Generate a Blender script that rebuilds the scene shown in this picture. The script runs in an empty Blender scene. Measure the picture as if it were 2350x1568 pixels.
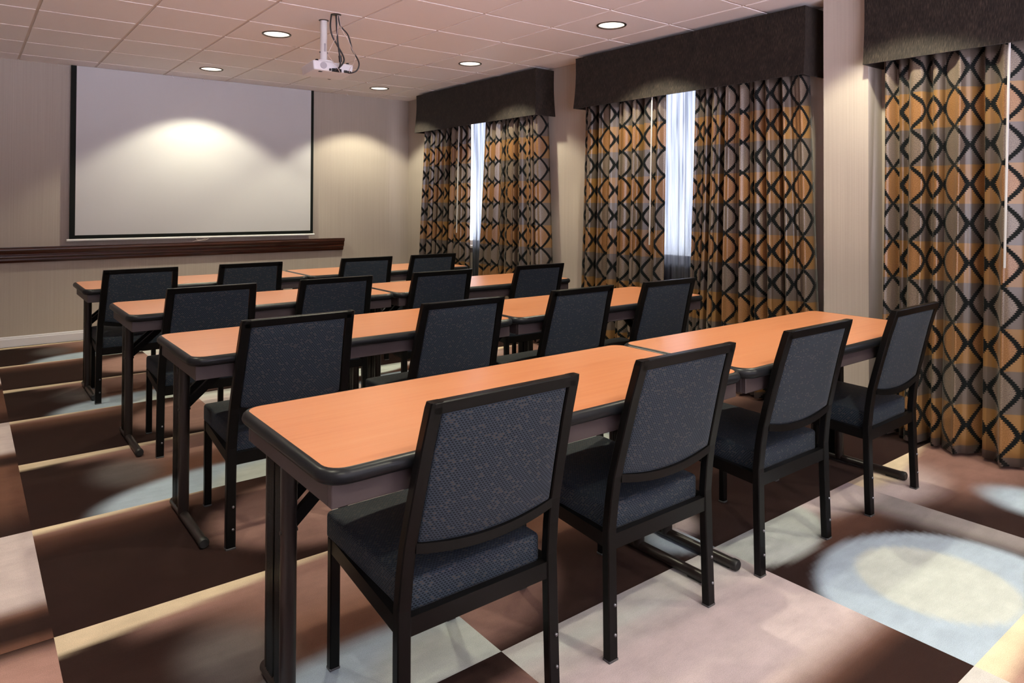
import bpy, bmesh, math, random
import numpy as np
from mathutils import Matrix, Vector

random.seed(7)
PI = math.pi
scene = bpy.context.scene
COL = scene.collection

# ------------------------------------------------------------------ room measures (metres)
H = 2.638          # ceiling
YW = 2.15          # front wall (screen)
XW = 0.44          # window wall
XL = -5.55         # left wall
YB = -8.2          # wall behind the viewer
TILE = 0.6096

# ------------------------------------------------------------------ colour helper
def lin(c):
    c = c / 255.0
    return c / 12.92 if c <= 0.04045 else ((c + 0.055) / 1.055) ** 2.4
def rgb(r, g, b, k=1.0):
    return (lin(r) * k, lin(g) * k, lin(b) * k, 1.0)

# ------------------------------------------------------------------ materials
class NT:
    """small helper around a node tree"""
    def __init__(self, name):
        self.m = bpy.data.materials.new(name)
        self.m.use_nodes = True
        self.t = self.m.node_tree
        self.n = self.t.nodes
        for x in list(self.n):
            self.n.remove(x)
        self.out = self.n.new('ShaderNodeOutputMaterial')
    def node(self, typ, **kw):
        x = self.n.new(typ)
        for k, v in kw.items():
            setattr(x, k, v)
        return x
    def link(self, a, b):
        self.t.links.new(a, b)
    def put(self, sock, v):
        if isinstance(v, bpy.types.NodeSocket):
            self.link(v, sock)
        elif v is not None:
            sock.default_value = v
    def math(self, op, a, b=None, c=None, clamp=False):
        x = self.node('ShaderNodeMath', operation=op)
        x.use_clamp = clamp
        self.put(x.inputs[0], a)
        if b is not None:
            self.put(x.inputs[1], b)
        if c is not None:
            self.put(x.inputs[2], c)
        return x.outputs[0]
    def mix(self, f, a, b, blend='MIX'):
        x = self.node('ShaderNodeMix', data_type='RGBA', blend_type=blend)
        self.put(x.inputs[0], f)
        self.put(x.inputs[6], a)
        self.put(x.inputs[7], b)
        return x.outputs[2]
    def ramp(self, f, stops, interp='LINEAR'):
        x = self.node('ShaderNodeValToRGB')
        x.color_ramp.interpolation = interp
        e = x.color_ramp.elements
        while len(e) < len(stops):
            e.new(0.5)
        for i, (p, c) in enumerate(stops):
            e[i].position = p
            e[i].color = c if len(c) == 4 else (*c, 1)
        self.put(x.inputs[0], f)
        return x.outputs[0]
    def noise(self, vec, scale, detail=3.0, rough=0.5, dim='3D'):
        x = self.node('ShaderNodeTexNoise', noise_dimensions=dim)
        if vec is not None:
            self.link(vec, x.inputs['Vector'])
        x.inputs['Scale'].default_value = scale
        x.inputs['Detail'].default_value = detail
        x.inputs['Roughness'].default_value = rough
        return x.outputs[0]
    def mapping(self, vec, scale=(1, 1, 1), loc=(0, 0, 0), rot=(0, 0, 0)):
        x = self.node('ShaderNodeMapping')
        self.link(vec, x.inputs[0])
        x.inputs['Scale'].default_value = scale
        x.inputs['Location'].default_value = loc
        x.inputs['Rotation'].default_value = rot
        return x.outputs[0]
    def pos(self):
        return self.node('ShaderNodeNewGeometry').outputs['Position']
    def obj(self):
        return self.node('ShaderNodeTexCoord').outputs['Object']
    def uv(self):
        return self.node('ShaderNodeTexCoord').outputs['UV']
    def sep(self, v):
        x = self.node('ShaderNodeSeparateXYZ')
        self.link(v, x.inputs[0])
        return x.outputs
    def comb(self, x=0.0, y=0.0, z=0.0):
        c = self.node('ShaderNodeCombineXYZ')
        for i, v in enumerate((x, y, z)):
            self.put(c.inputs[i], v)
        return c.outputs[0]
    def bump(self, h, strength=0.3, dist=0.01):
        x = self.node('ShaderNodeBump')
        x.inputs['Strength'].default_value = strength
        x.inputs['Distance'].default_value = dist
        self.link(h, x.inputs['Height'])
        return x.outputs[0]
    def bsdf(self, color, rough=0.5, metal=0.0, spec=0.5, normal=None, sheen=0.0, coat=0.0):
        x = self.node('ShaderNodeBsdfPrincipled')
        self.put(x.inputs['Base Color'], color)
        self.put(x.inputs['Roughness'], rough)
        x.inputs['Metallic'].default_value = metal
        x.inputs['Specular IOR Level'].default_value = spec
        x.inputs['Sheen Weight'].default_value = sheen
        x.inputs['Coat Weight'].default_value = coat
        if normal is not None:
            self.link(normal, x.inputs['Normal'])
        return x.outputs[0]
    def done(self, shader):
        self.link(shader, self.out.inputs[0])
        return self.m

def simple(name, c, rough=0.5, metal=0.0, spec=0.5, coat=0.0, grain=0.0, gscale=300):
    t = NT(name)
    col = c
    if grain:
        n = t.noise(t.obj(), gscale, 2)
        col = t.mix(t.math('MULTIPLY', n, grain), c, tuple(min(1, v * 2.2 + .01) for v in c[:3]) + (1,))
    return t.done(t.bsdf(col, rough, metal, spec, coat=coat))

M = {}
M['frame'] = simple('black powder coated metal', (0.0022, 0.0020, 0.0022, 1), 0.33, 0.0, 0.14, grain=.25, gscale=900)
M['bolt'] = simple('zinc bolt', (0.20, 0.20, 0.23, 1), 0.4, 0.9)
M['glide'] = simple('clear grey glide', (0.055, 0.055, 0.06, 1), 0.35)
M['bumper'] = simple('black vinyl edge band', (0.0045, 0.0052, 0.0068, 1), 0.33, 0, 0.2, grain=.5, gscale=420)
M['apron'] = simple('mauve brown metal apron', (0.050, 0.037, 0.039, 1), 0.45, 0, 0.4)
M['tube'] = simple('bronze brown leg tube', (0.016, 0.0115, 0.0110, 1), 0.33, 0.0, 0.4)
M['flute'] = simple('black fluted panel', (0.003, 0.003, 0.003, 1), 0.25, 0.0, 0.3)
M['cap'] = simple('black rubber cap', (0.008, 0.008, 0.009, 1), 0.5)
M['plastic_white'] = simple('white plastic', (0.72, 0.71, 0.74, 1), 0.4)
M['white_metal'] = simple('white painted metal', (0.74, 0.73, 0.74, 1), 0.35)
M['grille'] = simple('grey speaker grille', (0.42, 0.40, 0.44, 1), 0.7)
M['cable_black'] = simple('black cable', (0.008, 0.007, 0.008, 1), 0.45)
M['cable_white'] = simple('white cable', (0.62, 0.52, 0.50, 1), 0.45)
M['screen_white'] = simple('matt screen fabric', (0.555, 0.545, 0.56, 1), 0.85, spec=.2)
M['screen_black'] = simple('black screen masking', (0.004, 0.006, 0.005, 1), 0.7, spec=.2)
M['baseboard'] = simple('white painted baseboard', (0.62, 0.60, 0.66, 1), 0.45)
M['ring'] = simple('dark bronze trim ring', (0.05, 0.035, 0.03, 1), 0.35, .3)
M['wand'] = simple('clear white wand', (0.46, 0.45, 0.44, 1), 0.3)
M['glass_dark'] = simple('projector lens glass', (0.01, 0.01, 0.015, 1), 0.08, 0, .8)

def m_wall():
    t = NT('striped beige wallpaper')
    p = t.pos()
    s = t.sep(p)
    along = t.math('ADD', s[0], s[1])
    a = t.noise(t.comb(t.math('MULTIPLY', along, 330.0), 0.0, t.math('MULTIPLY', s[2], 1.2)), 1.0, 2)
    b = t.noise(t.comb(t.math('MULTIPLY', along, 110.0), 3.0, t.math('MULTIPLY', s[2], 0.5)), 1.0, 3)
    f = t.math('ADD', t.math('MULTIPLY', a, .6), t.math('MULTIPLY', b, .4))
    c = t.ramp(f, [(0.30, (0.375, 0.322, 0.280)), (0.5, (0.42, 0.363, 0.318)), (0.72, (0.465, 0.403, 0.356))])
    w = t.noise(t.comb(t.math('MULTIPLY', s[2], 330.0), t.math('MULTIPLY', along, 40.0), 0.0), 1.0, 1)
    c = t.mix(t.math('MULTIPLY', w, 0.18), c, (0.28, 0.23, 0.20, 1))
    return t.done(t.bsdf(c, 0.75, spec=.25, normal=t.bump(f, .12, .002)))
M['wall'] = m_wall()

def m_ceiling():
    t = NT('mineral fibre ceiling tile')
    n = t.noise(t.pos(), 260, 4)
    c = t.ramp(n, [(0.3, (0.86, 0.79, 0.775)), (0.7, (0.92, 0.85, 0.835))])
    return t.done(t.bsdf(c, 0.9, spec=.1, normal=t.bump(n, .25, .002)))
M['ceiling'] = m_ceiling()
M['tee'] = simple('ceiling tee bar', (0.70, 0.58, 0.50, 1), 0.5)

def m_carpet():
    t = NT('patterned cut pile carpet')
    a = t.node('ShaderNodeAttribute', attribute_name='pattern').outputs['Color']
    p = t.pos()
    n1 = t.noise(p, 420, 3, .75)
    n2 = t.noise(t.mapping(p, (1, 1, 1)), 9, 4, .6)
    n3 = t.noise(t.mapping(p, (1.2, 5.0, 1), rot=(0, 0, .35)), 5, 4, .65)
    f = t.math('ADD', t.math('ADD', t.math('MULTIPLY', n1, 1.25), -.20), t.math('MULTIPLY', n2, .42))
    g = t.math('ADD', t.math('MULTIPLY', n3, .30), 0.24)
    k = t.math('MULTIPLY', t.math('ADD', f, g), .86)
    c = t.mix(1.0, a, t.comb(k, k, k), 'MULTIPLY')
    return t.done(t.bsdf(c, 0.95, spec=.04, normal=t.bump(n1, .6, .004), sheen=.03))
M['carpet'] = m_carpet()

def m_laminate():
    t = NT('cherry wood laminate')
    o = t.obj()
    g = t.noise(t.mapping(o, (1.3, 26, 1)), 2.2, 5, .62)
    h = t.noise(t.mapping(o, (.6, 5, 1), loc=(3, 1, 0)), 1.8, 3, .5)
    f = t.math('ADD', t.math('MULTIPLY', g, .6), t.math('MULTIPLY', h, .4))
    c = t.ramp(f, [(0.30, (0.375, 0.130, 0.055)), (0.5, (0.425, 0.165, 0.075)), (0.72, (0.45, 0.190, 0.092))])
    fine = t.noise(t.mapping(o, (6, 180, 1)), 3, 2)
    c = t.mix(t.math('MULTIPLY', fine, .12), c, (0.42, 0.12, 0.04, 1))
    return t.done(t.bsdf(c, 0.28, spec=.62))
M['laminate'] = m_laminate()

def m_cherry():
    t = NT('dark cherry stained wood')
    p = t.pos()
    g = t.noise(t.mapping(p, (1.5, 30, 30)), 3, 4, .6)
    c = t.ramp(g, [(0.3, (0.020, 0.0045, 0.0022)), (0.7, (0.085, 0.020, 0.0075))])
    return t.done(t.bsdf(c, 0.28, spec=.5, coat=.3))
M['cherry'] = m_cherry()

def m_chair_fabric():
    t = NT('navy honeycomb upholstery')
    s = t.sep(t.uv())
    W, HH = 0.0098, 0.0056
    v = t.math('DIVIDE', s[1], HH)
    row = t.math('FLOOR', v)
    off = t.math('MULTIPLY', t.math('MODULO', t.math('ABSOLUTE', row), 2.0), 0.5)
    u = t.math('ADD', t.math('DIVIDE', s[0], W), off)
    colm = t.math('FLOOR', u)
    du = t.math('SUBTRACT', t.math('FRACT', u), .5)
    dv = t.math('SUBTRACT', t.math('FRACT', v), .5)
    du = t.math('ADD', du, t.math('MULTIPLY', dv, .18))
    d = t.math('SQRT', t.math('ADD', t.math('POWER', t.math('MULTIPLY', t.math('ABSOLUTE', du), 1.0), 2.0), t.math('POWER', t.math('MULTIPLY', t.math('ABSOLUTE', dv), 1.12), 2.0)))
    oval = t.math('MULTIPLY', t.math('SUBTRACT', 0.43, d), 9.0, clamp=True)
    wn = t.node('ShaderNodeTexWhiteNoise', noise_dimensions='2D')
    t.link(t.comb(colm, row, 0.0), wn.inputs['Vector'])
    tan = t.math('MULTIPLY', t.math('GREATER_THAN', wn.outputs['Value'], .85), t.math('LESS_THAN', t.math('ABSOLUTE', dv), .26))
    tan = t.math('MULTIPLY', tan, t.math('LESS_THAN', t.math('ABSOLUTE', du), .36))
    base = t.mix(oval, (0.0330, 0.0455, 0.0640, 1), (0.0036, 0.0060, 0.0112, 1))
    base = t.mix(t.math('MULTIPLY', tan, .75), base, (0.088, 0.066, 0.050, 1))
    n = t.noise(t.uv(), 1500, 1)
    base = t.mix(t.math('MULTIPLY', n, .3), base, (0.005, 0.0075, 0.014, 1))
    return t.done(t.bsdf(base, 0.6, spec=.18, sheen=.04, normal=t.bump(oval, .25, .0015)))
M['chair_fabric'] = m_chair_fabric()

def m_drape():
    t = NT('ogee lattice drapery')
    s = t.sep(t.uv())
    PX, PV = 0.215, 0.213
    u = t.math('DIVIDE', s[0], PX)
    v = t.math('DIVIDE', t.math('SUBTRACT', s[1], 0.06), PV)
    row = t.math('FLOOR', v)
    odd = t.math('MODULO', t.math('ADD', row, 40.0), 2.0)
    # jagged ikat edge: quantised saw along the height
    saw = t.math('SUBTRACT', t.math('MULTIPLY', t.math('ABSOLUTE', t.math('SUBTRACT', t.math('FRACT', t.math('DIVIDE', s[1], 0.0100)), .5)), 2.0), .5)
    a = t.math('MULTIPLY', t.math('ABSOLUTE', t.math('SUBTRACT', t.math('FRACT', u), .5)), 2.0)
    sn = t.math('ABSOLUTE', t.math('SINE', t.math('MULTIPLY', v, PI)))
    tri = t.math('SUBTRACT', 1.0, t.math('MULTIPLY', t.math('ABSOLUTE', t.math('SUBTRACT', t.math('FRACT', v), .5)), 2.0))
    sn = t.math('MULTIPLY', t.math('ADD', t.math('MULTIPLY', sn, .5), t.math('MULTIPLY', tri, .5)), .87)
    diff = t.math('SUBTRACT', a, t.math('ADD', sn, 0.045))
    diffj = t.math('ADD', diff, t.math('MULTIPLY', saw, .10))
    line = t.math('LESS_THAN', t.math('ABSOLUTE', diffj), 0.145)
    inside = t.math('LESS_THAN', diff, 0.0)
    spk = t.math('MULTIPLY', t.math('SUBTRACT', t.noise(t.mapping(t.uv(), (260, 200, 1)), 1.0, 2), .28), 2.1, clamp=True)
    orange = t.mix(t.math('GREATER_THAN', t.math('FRACT', t.math('ADD', t.math('MULTIPLY', u, 1.0), .0)), .5), (0.225, 0.110, 0.029, 1), (0.30, 0.155, 0.049, 1))
    grey = t.mix(t.math('GREATER_THAN', t.math('FRACT', t.math('ADD', t.math('MULTIPLY', u, 1.0), .0)), .5), (0.095, 0.071, 0.056, 1), (0.14, 0.108, 0.090, 1))
    band = t.mix(odd, orange, grey)
    ov_o = t.mix(spk, (0.19, 0.070, 0.017, 1), (0.45, 0.235, 0.090, 1))
    ov_g = t.mix(spk, (0.095, 0.064, 0.048, 1), (0.32, 0.245, 0.185, 1))
    oval = t.mix(odd, ov_o, ov_g)
    c = t.mix(inside, band, oval)
    c = t.mix(1.0, c, (0.70, 0.70, 0.70, 1), 'MULTIPLY')
    c = t.mix(line, c, (0.0034, 0.0046, 0.0050, 1))
    rough = t.math('ADD', 0.29, t.math('MULTIPLY', line, .3))
    b = t.bsdf(c, rough, spec=.42, sheen=.08)
    t.put(b.node.inputs['Specular IOR Level'], t.math('SUBTRACT', .60, t.math('MULTIPLY', line, .52)))
    tr = t.node('ShaderNodeBsdfTranslucent')
    t.link(c, tr.inputs[0])
    mx = t.node('ShaderNodeMixShader')
    mx.inputs[0].default_value = 0.06
    t.link(b, mx.inputs[1]); t.link(tr.outputs[0], mx.inputs[2])
    return t.done(mx.outputs[0])
M['drape'] = m_drape()

def m_sheer():
    t = NT('white sheer voile')
    s = t.sep(t.uv())
    n = t.noise(t.comb(t.math('MULTIPLY', s[0], 34.0), t.math('MULTIPLY', s[1], 1.2), 0.0), 1.0, 3)
    c = t.ramp(n, [(0.32, (0.055, 0.059, 0.074)), (0.64, (0.20, 0.204, 0.224))])
    d = t.node('ShaderNodeBsdfDiffuse'); t.link(c, d.inputs[0])
    tl = t.node('ShaderNodeBsdfTranslucent'); t.link(c, tl.inputs[0])
    tp = t.node('ShaderNodeBsdfTransparent')
    m1 = t.node('ShaderNodeMixShader'); m1.inputs[0].default_value = .62
    t.link(d.outputs[0], m1.inputs[1]); t.link(tl.outputs[0], m1.inputs[2])
    m2 = t.node('ShaderNodeMixShader'); m2.inputs[0].default_value = .02
    t.link(m1.outputs[0], m2.inputs[1]); t.link(tp.outputs[0], m2.inputs[2])
    return t.done(m2.outputs[0])
M['sheer'] = m_sheer()

def m_valance():
    t = NT('charcoal brown slub weave')
    s = t.sep(t.pos())
    al = t.math('ADD', s[0], s[1])
    a = t.noise(t.comb(t.math('MULTIPLY', al, 300.0), 0.0, t.math('MULTIPLY', s[2], 26.0)), 1.0, 3, .6)
    b = t.noise(t.comb(t.math('MULTIPLY', al, 14.0), 5.0, t.math('MULTIPLY', s[2], 9.0)), 1.0, 2)
    f = t.math('ADD', t.math('MULTIPLY', a, .8), t.math('MULTIPLY', b, .2))
    c = t.ramp(f, [(0.33, (0.0065, 0.0048, 0.0042)), (0.5, (0.0165, 0.0118, 0.0100)), (0.70, (0.058, 0.043, 0.031))])
    return t.done(t.bsdf(c, 0.7, spec=.15, sheen=.06, normal=t.bump(a, .3, .002)))
M['valance'] = m_valance()

def m_glass():
    t = NT('window glass')
    g = t.node('ShaderNodeBsdfGlossy'); g.inputs['Roughness'].default_value = .02
    tp = t.node('ShaderNodeBsdfTransparent'); tp.inputs[0].default_value = (.93, .95, .96, 1)
    m = t.node('ShaderNodeMixShader'); m.inputs[0].default_value = .05
    t.link(tp.outputs[0], m.inputs[1]); t.link(g.outputs[0], m.inputs[2])
    return t.done(m.outputs[0])
M['glass'] = m_glass()

def m_emit(name, c, s):
    t = NT(name)
    e = t.node('ShaderNodeEmission')
    e.inputs[0].default_value = c
    e.inputs[1].default_value = s
    return t.done(e.outputs[0])
M['lamp'] = m_emit('lit lamp', (1.0, 0.90, 0.76, 1), 30.0)
M['reflector'] = simple('white spun reflector', (0.82, 0.80, 0.76, 1), 0.35)

# ------------------------------------------------------------------ mesh helpers
class MB:
    """collects vertices, faces and UVs of one mesh"""
    def __init__(self):
        self.v, self.f, self.uv, self.sm = [], [], [], []
    def add(self, verts, faces, uvs=None, smooth=False):
        b = len(self.v)
        self.v += [tuple(map(float, p)) for p in verts]
        for i, f in enumerate(faces):
            self.f.append([b + k for k in f])
            self.uv.append(uvs[i] if uvs else None)
            self.sm.append(smooth)
        return self
    def build(self, name, mat, parent=None, loc=None):
        me = bpy.data.meshes.new(name)
        me.from_pydata(self.v, [], self.f)
        if any(u is not None for u in self.uv):
            l = me.uv_layers.new(name='UVMap')
            flat = []
            for f, u in zip(self.f, self.uv):
                flat += [c for p in (u or [(0, 0)] * len(f)) for c in p]
            l.data.foreach_set('uv', flat)
        me.polygons.foreach_set('use_smooth', self.sm)
        me.materials.append(mat)
        me.update()
        o = bpy.data.objects.new(name, me)
        COL.objects.link(o)
        if parent is not None:
            o.parent = parent
        if loc is not None:
            o.location = loc
        return o

def tf(m, pts):
    return [tuple(m @ Vector(p)) for p in pts]

def box(mb, x0, x1, y0, y1, z0, z1, bev=0.0, seg=2, mat4=None):
    bm = bmesh.new()
    bmesh.ops.create_cube(bm, size=1.0)
    for v in bm.verts:
        v.co = Vector((x0 + (v.co.x + .5) * (x1 - x0), y0 + (v.co.y + .5) * (y1 - y0), z0 + (v.co.z + .5) * (z1 - z0)))
    if bev > 0:
        bmesh.ops.bevel(bm, geom=bm.edges[:], offset=bev, segments=seg, affect='EDGES', profile=.5)
    bm.verts.index_update()
    vs = [v.co.copy() for v in bm.verts]
    if mat4 is not None:
        vs = tf(mat4, vs)
    fs = [[v.index for v in f.verts] for f in bm.faces]
    bm.free()
    mb.add(vs, fs)
    return mb

def loft(mb, rings, cap=True, smooth=False, closed=True):
    """rings: equal length closed loops"""
    n = len(rings[0])
    vs = [p for r in rings for p in r]
    fs = []
    for i in range(len(rings) - 1):
        for k in range(n if closed else n - 1):
            a, b = i * n + k, i * n + (k + 1) % n
            fs.append([a, b, b + n, a + n])
    mb.add(vs, fs, smooth=smooth)
    if cap and closed:
        mb.add(rings[0], [list(range(n))[::-1]])
        mb.add(rings[-1], [list(range(n))])
    return mb

def rect_ring(cx, cy, z, hx, hy, c=0.003):
    """chamfered rectangle in a horizontal plane"""
    return [(cx - hx + c, cy - hy, z), (cx + hx - c, cy - hy, z), (cx + hx, cy - hy + c, z), (cx + hx, cy + hy - c, z),
            (cx + hx - c, cy + hy, z), (cx - hx + c, cy + hy, z), (cx - hx, cy + hy - c, z), (cx - hx, cy - hy + c, z)]

def tube(mb, pts, r, n=10, cap=True):
    pts = [Vector(p) for p in pts]
    rings = []
    prev = None
    for i, p in enumerate(pts):
        d = (pts[min(i + 1, len(pts) - 1)] - pts[max(i - 1, 0)]).normalized()
        if prev is None:
            a = Vector((0, 0, 1)) if abs(d.z) < .9 else Vector((1, 0, 0))
            s = d.cross(a).normalized()
        else:
            s = (prev - d * prev.dot(d)).normalized()
        prev = s
        t = d.cross(s)
        rr = r[i] if isinstance(r, (list, tuple)) else r
        rings.append([tuple(p + (s * math.cos(2 * PI * k / n) + t * math.sin(2 * PI * k / n)) * rr) for k in range(n)])
    return loft(mb, rings, cap, smooth=True)

def spline(pts, n=8):
    """Catmull-Rom through pts"""
    P = [Vector(p) for p in pts]
    out = []
    for i in range(len(P) - 1):
        p0, p1, p2, p3 = P[max(i - 1, 0)], P[i], P[i + 1], P[min(i + 2, len(P) - 1)]
        for k in range(n):
            t = k / n
            out.append(.5 * ((2 * p1) + (p2 - p0) * t + (2 * p0 - 5 * p1 + 4 * p2 - p3) * t * t + (3 * p1 - p0 - 3 * p2 + p3) * t ** 3))
    out.append(P[-1])
    return out

def lathe(mb, prof, cx, cy, n=32, smooth=True):
    rings = [[(cx + r * math.cos(2 * PI * k / n), cy + r * math.sin(2 * PI * k / n), z) for k in range(n)] for r, z in prof]
    return loft(mb, rings, cap=False, smooth=smooth)

def round_box(mb, hx, hy, hz, r, nx=8, ny=8, nz=2, warp=None, nr=3, smooth=True):
    """rounded box with box projected UVs in metres; warp(p) moves each vertex"""
    def axis(h, n):
        a = [-h + r * (1 - math.cos(PI / 2 * k / nr)) for k in range(nr)]
        mid = [-h + r + (2 * h - 2 * r) * k / n for k in range(n + 1)]
        return a + mid + [-x for x in a[::-1]]
    ax = [axis(hx, nx), axis(hy, ny), axis(hz, nz)]
    hs = (hx, hy, hz)
    def rnd(p):
        q = [max(-h + r, min(h - r, c)) for c, h in zip(p, hs)]
        d = Vector([a - b for a, b in zip(p, q)])
        if d.length > 1e-9:
            m = max(abs(c) for c in d)
            k = d.normalized() * r if sum(1 for c in d if abs(c) > 1e-9) > 1 else d
            return Vector(q) + k
        return Vector(p)
    idx = {}
    vs, fs, uvs = [], [], []
    def vid(p):
        key = tuple(round(c, 5) for c in p)
        if key not in idx:
            idx[key] = len(vs)
            q = rnd(p)
            vs.append(tuple(warp(q) if warp else q))
        return idx[key]
    for d in range(3):
        e, f = [(1, 2), (0, 2), (0, 1)][d]
        for sgn in (-1, 1):
            for i in range(len(ax[e]) - 1):
                for j in range(len(ax[f]) - 1):
                    quad = []
                    uq = []
                    for (a, b) in ((i, j), (i + 1, j), (i + 1, j + 1), (i, j + 1)):
                        p = [0, 0, 0]
                        p[d] = sgn * hs[d]; p[e] = ax[e][a]; p[f] = ax[f][b]
                        quad.append(vid(p))
                        uq.append((p[e] + d * .37, p[f] + sgn * .21))
                    flip = (sgn > 0) == (d == 1)
                    if flip:
                        quad.reverse(); uq.reverse()
                    if len(set(quad)) >= 3:
                        fs.append(quad); uvs.append(uq)
    mb.add(vs, fs, uvs, smooth=smooth)
    return mb

# ------------------------------------------------------------------ object helpers
def tag(o, label=None, cat=None, group=None, kind=None):
    if label: o['label'] = label
    if cat: o['category'] = cat
    if group: o['group'] = group
    if kind: o['kind'] = kind
    return o

def thing(name, label, cat, loc=(0, 0, 0), rz=0.0, group=None):
    o = bpy.data.objects.new(name, None)
    o.empty_display_size = .1
    COL.objects.link(o)
    o.location = loc
    o.rotation_euler = (0, 0, rz)
    return tag(o, label, cat, group)

def struct(name, mb, mat, label=None):
    return tag(mb.build(name, mat), label, None, None, 'structure')

def kids(o):
    return [c for c in bpy.data.objects if c.parent == o]

def copy_tree(o, parent=None):
    c = o.copy()
    COL.objects.link(c)
    if parent is not None:
        c.parent = parent
    for ch in kids(o):
        copy_tree(ch, c)
    return c

# ================================================================== SETTING
# ---- carpet
def c3(r, g, b):
    return np.array([lin(r), lin(g), lin(b)])
KD = c3(40, 22, 18); KM = c3(98, 66, 54); KP = c3(146, 112, 104); KL = c3(194, 178, 178)
KC = c3(216, 196, 168); KB = c3(162, 176, 191); KG = c3(140, 132, 132); KW = c3(184, 189, 185)
def ss(a, b, x):
    t = np.clip((x - a) / (b - a), 0, 1)
    return t * t * (3 - 2 * t)
def mx(a, b, t):
    t = t[..., None]
    return a * (1 - t) + b * t
def full(c, u):
    return np.ones(u.shape + (3,)) * c
def ell(u, v, cu, cv, ru, rv, soft=.1):
    d = np.sqrt(((u - cu) / ru) ** 2 + ((v - cv) / rv) ** 2)
    return 1 - ss(1 - soft, 1 + soft, d)

def panel_P(u, v, cream=.13, ecu=.72, erv=.40):
    c = mx(full(KD, u), full(KM, u), ss(.30, .62, u))
    c = mx(c, full(KP, u), ss(.25, .7, u) * ss(.45, .82, v))
    c = mx(c, full(KG, u) * .42, ell(u, v, .40, .52, .13, .20, .6) * .75)
    d = 1 - v
    t = cream * (1 - u / .92)
    c = mx(c, full(KP, u) * 1.1, (1 - ss(t, t + .16, d)) * ss(.12, .3, u))
    c = mx(c, full(KC, u), 1 - ss(t - .012, t + .03, d))
    e = ell(u, v, ecu, -.03, .56, erv, .13)
    c = mx(c, full(KB, u) * 1.02, e)
    c = mx(c, full(KW, u), e * ell(u, v, ecu + .22, -.06, .34, erv * .85, .25))
    return c
def panel_Q(u, v):
    c = mx(full(KD, u), full(KM, u) * .85, ss(.62, .98, v) * (1 - ss(.3, .9, u)))
    c = mx(c, full(KP, u), ss(.86, .97, v) * (1 - ss(.35, .75, u)) * .9)
    e = ell(u, v, 1.0, .47, .44, .40, .16)
    c = mx(c, full(KP, u), e)
    c = mx(c, full(KP, u) * 1.25, ell(u, v, .95, .5, .24, .24, .5) * .7)
    t = .055 * (1 - u / .55)
    c = mx(c, full(KC, u), 1 - ss(t - .012, t + .02, 1 - v))
    return c
def panel_QR(u, v):                       # right hand neighbour of Q: the ellipse runs out, rest dark
    c = full(KD, u)
    c = mx(c, full(KM, u), ss(.2, .7, v) * ell(u, v, .75, .8, .5, .3, .8))
    c = mx(c, full(KP, u) * .9, ell(u, v, 0.0, .52, .46, .46, .16))
    c = mx(c, full(KB, u) * .9, ell(u, v, 1.08, .16, .26, .17, .2))
    c = mx(c, full(KL, u) * .9, ell(u, v, 1.12, .30, .20, .14, .4))
    return c
def panel_L(u, v):                        # pale pink with cream streaks, dark front corner
    c = full(KL, u)
    c = mx(c, full(KW, u), ss(.70, .95, v) * .6)
    c = mx(c, full(KW, u) * 1.05, (1 - ss(.0, .05, np.abs(v - .93 + .12 * u))) * (1 - ss(.4, .8, u)) * .6)
    c = mx(c, full(KG, u) * 1.2, (1 - ss(.0, .035, np.abs(v - .84 + .16 * u))) * .35)
    edge = .44 + .22 * (u - .43) * -.9
    k = ss(-.04, .10, (edge - .10) - v + .20 * (u - .75)) * ss(.30, .5, u + .25 * (.4 - v))
    c = mx(c, full(KM, u), ss(-.16, .05, (edge - .10) - v + .20 * (u - .75)) * ss(.25, .5, u))
    c = mx(c, full(KD, u), k)
    return c
def panel_E(u, v):                        # dark with the big pale blue ellipse
    c = full(KD, u)
    c = mx(c, full(KM, u), ell(u, v, .62, .78, .34, .14, .8) * .7)
    c = mx(c, full(KL, u), ss(.90, .97, v) * ss(.3, .5, u) )
    c = mx(c, full(KG, u), ss(.74, .92, u + .10 * (v - .5)) * .9)
    c = mx(c, full(KL, u), ell(u, v, .9, .95, .35, .14, .5))
    q = ell(u, v, .22, 1.0, .36, .27, .09)
    c = mx(c, full(KW, u), q)
    c = mx(c, full(KW, u) * .8, q * (1 - ss(.0, .035, np.abs((v - .97) + .55 * (u - .05)))) * .6)
    c = mx(c, full(KW, u) * .8, q * (1 - ss(.0, .03, np.abs((v - .84) + .05 * (u - .05)))) * .6)
    e = ell(u, v, .35, .20, .47, .47, .07)
    c = mx(c, full(KB, u), e)
    c = mx(c, full(KB, u) * .9 + .02, e * ell(u, v, .55, .5, .3, .3, .5))
    c = mx(c, full(KW, u), ell(u, v, .39, .29, .24, .29, .06) * e)
    return c
def panel_F(u, v):                        # cream corner, pink, dark diagonal, blue at the far side
    c = mx(full(KD, u), full(KM, u) * 1.15, ss(.35, .75, v + .35 * (u - .3)))
    c = mx(c, full(KL, u), ell(u, v, .18, .86, .30, .20, .5))
    c = mx(c, full(KP, u), ell(u, v, .75, .75, .5, .4, .6) * .6)
    c = mx(c, full(KB, u), ell(u, v, .42, .25, .16, .26, .35))
    t = .14 * (1 - np.abs(u - .2) / .55)
    c = mx(c, full(KC, u), 1 - ss(t - .03, t + .05, 1 - v))
    return c
def panel_K(u, v):                        # left column: pink, soft dark front edge
    c = full(KL, u) * .95
    c = mx(c, full(KM, u), 1 - ss(.22, .34, v))
    c = mx(c, full(KD, u), (1 - ss(.16, .26, v)) * ss(-.02, .06, v - .02))
    return c
def panel_D(u, v):                        # plain dark brown
    return mx(full(KD, u), full(KM, u) * .9, ss(.6, 1.0, v))

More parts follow.
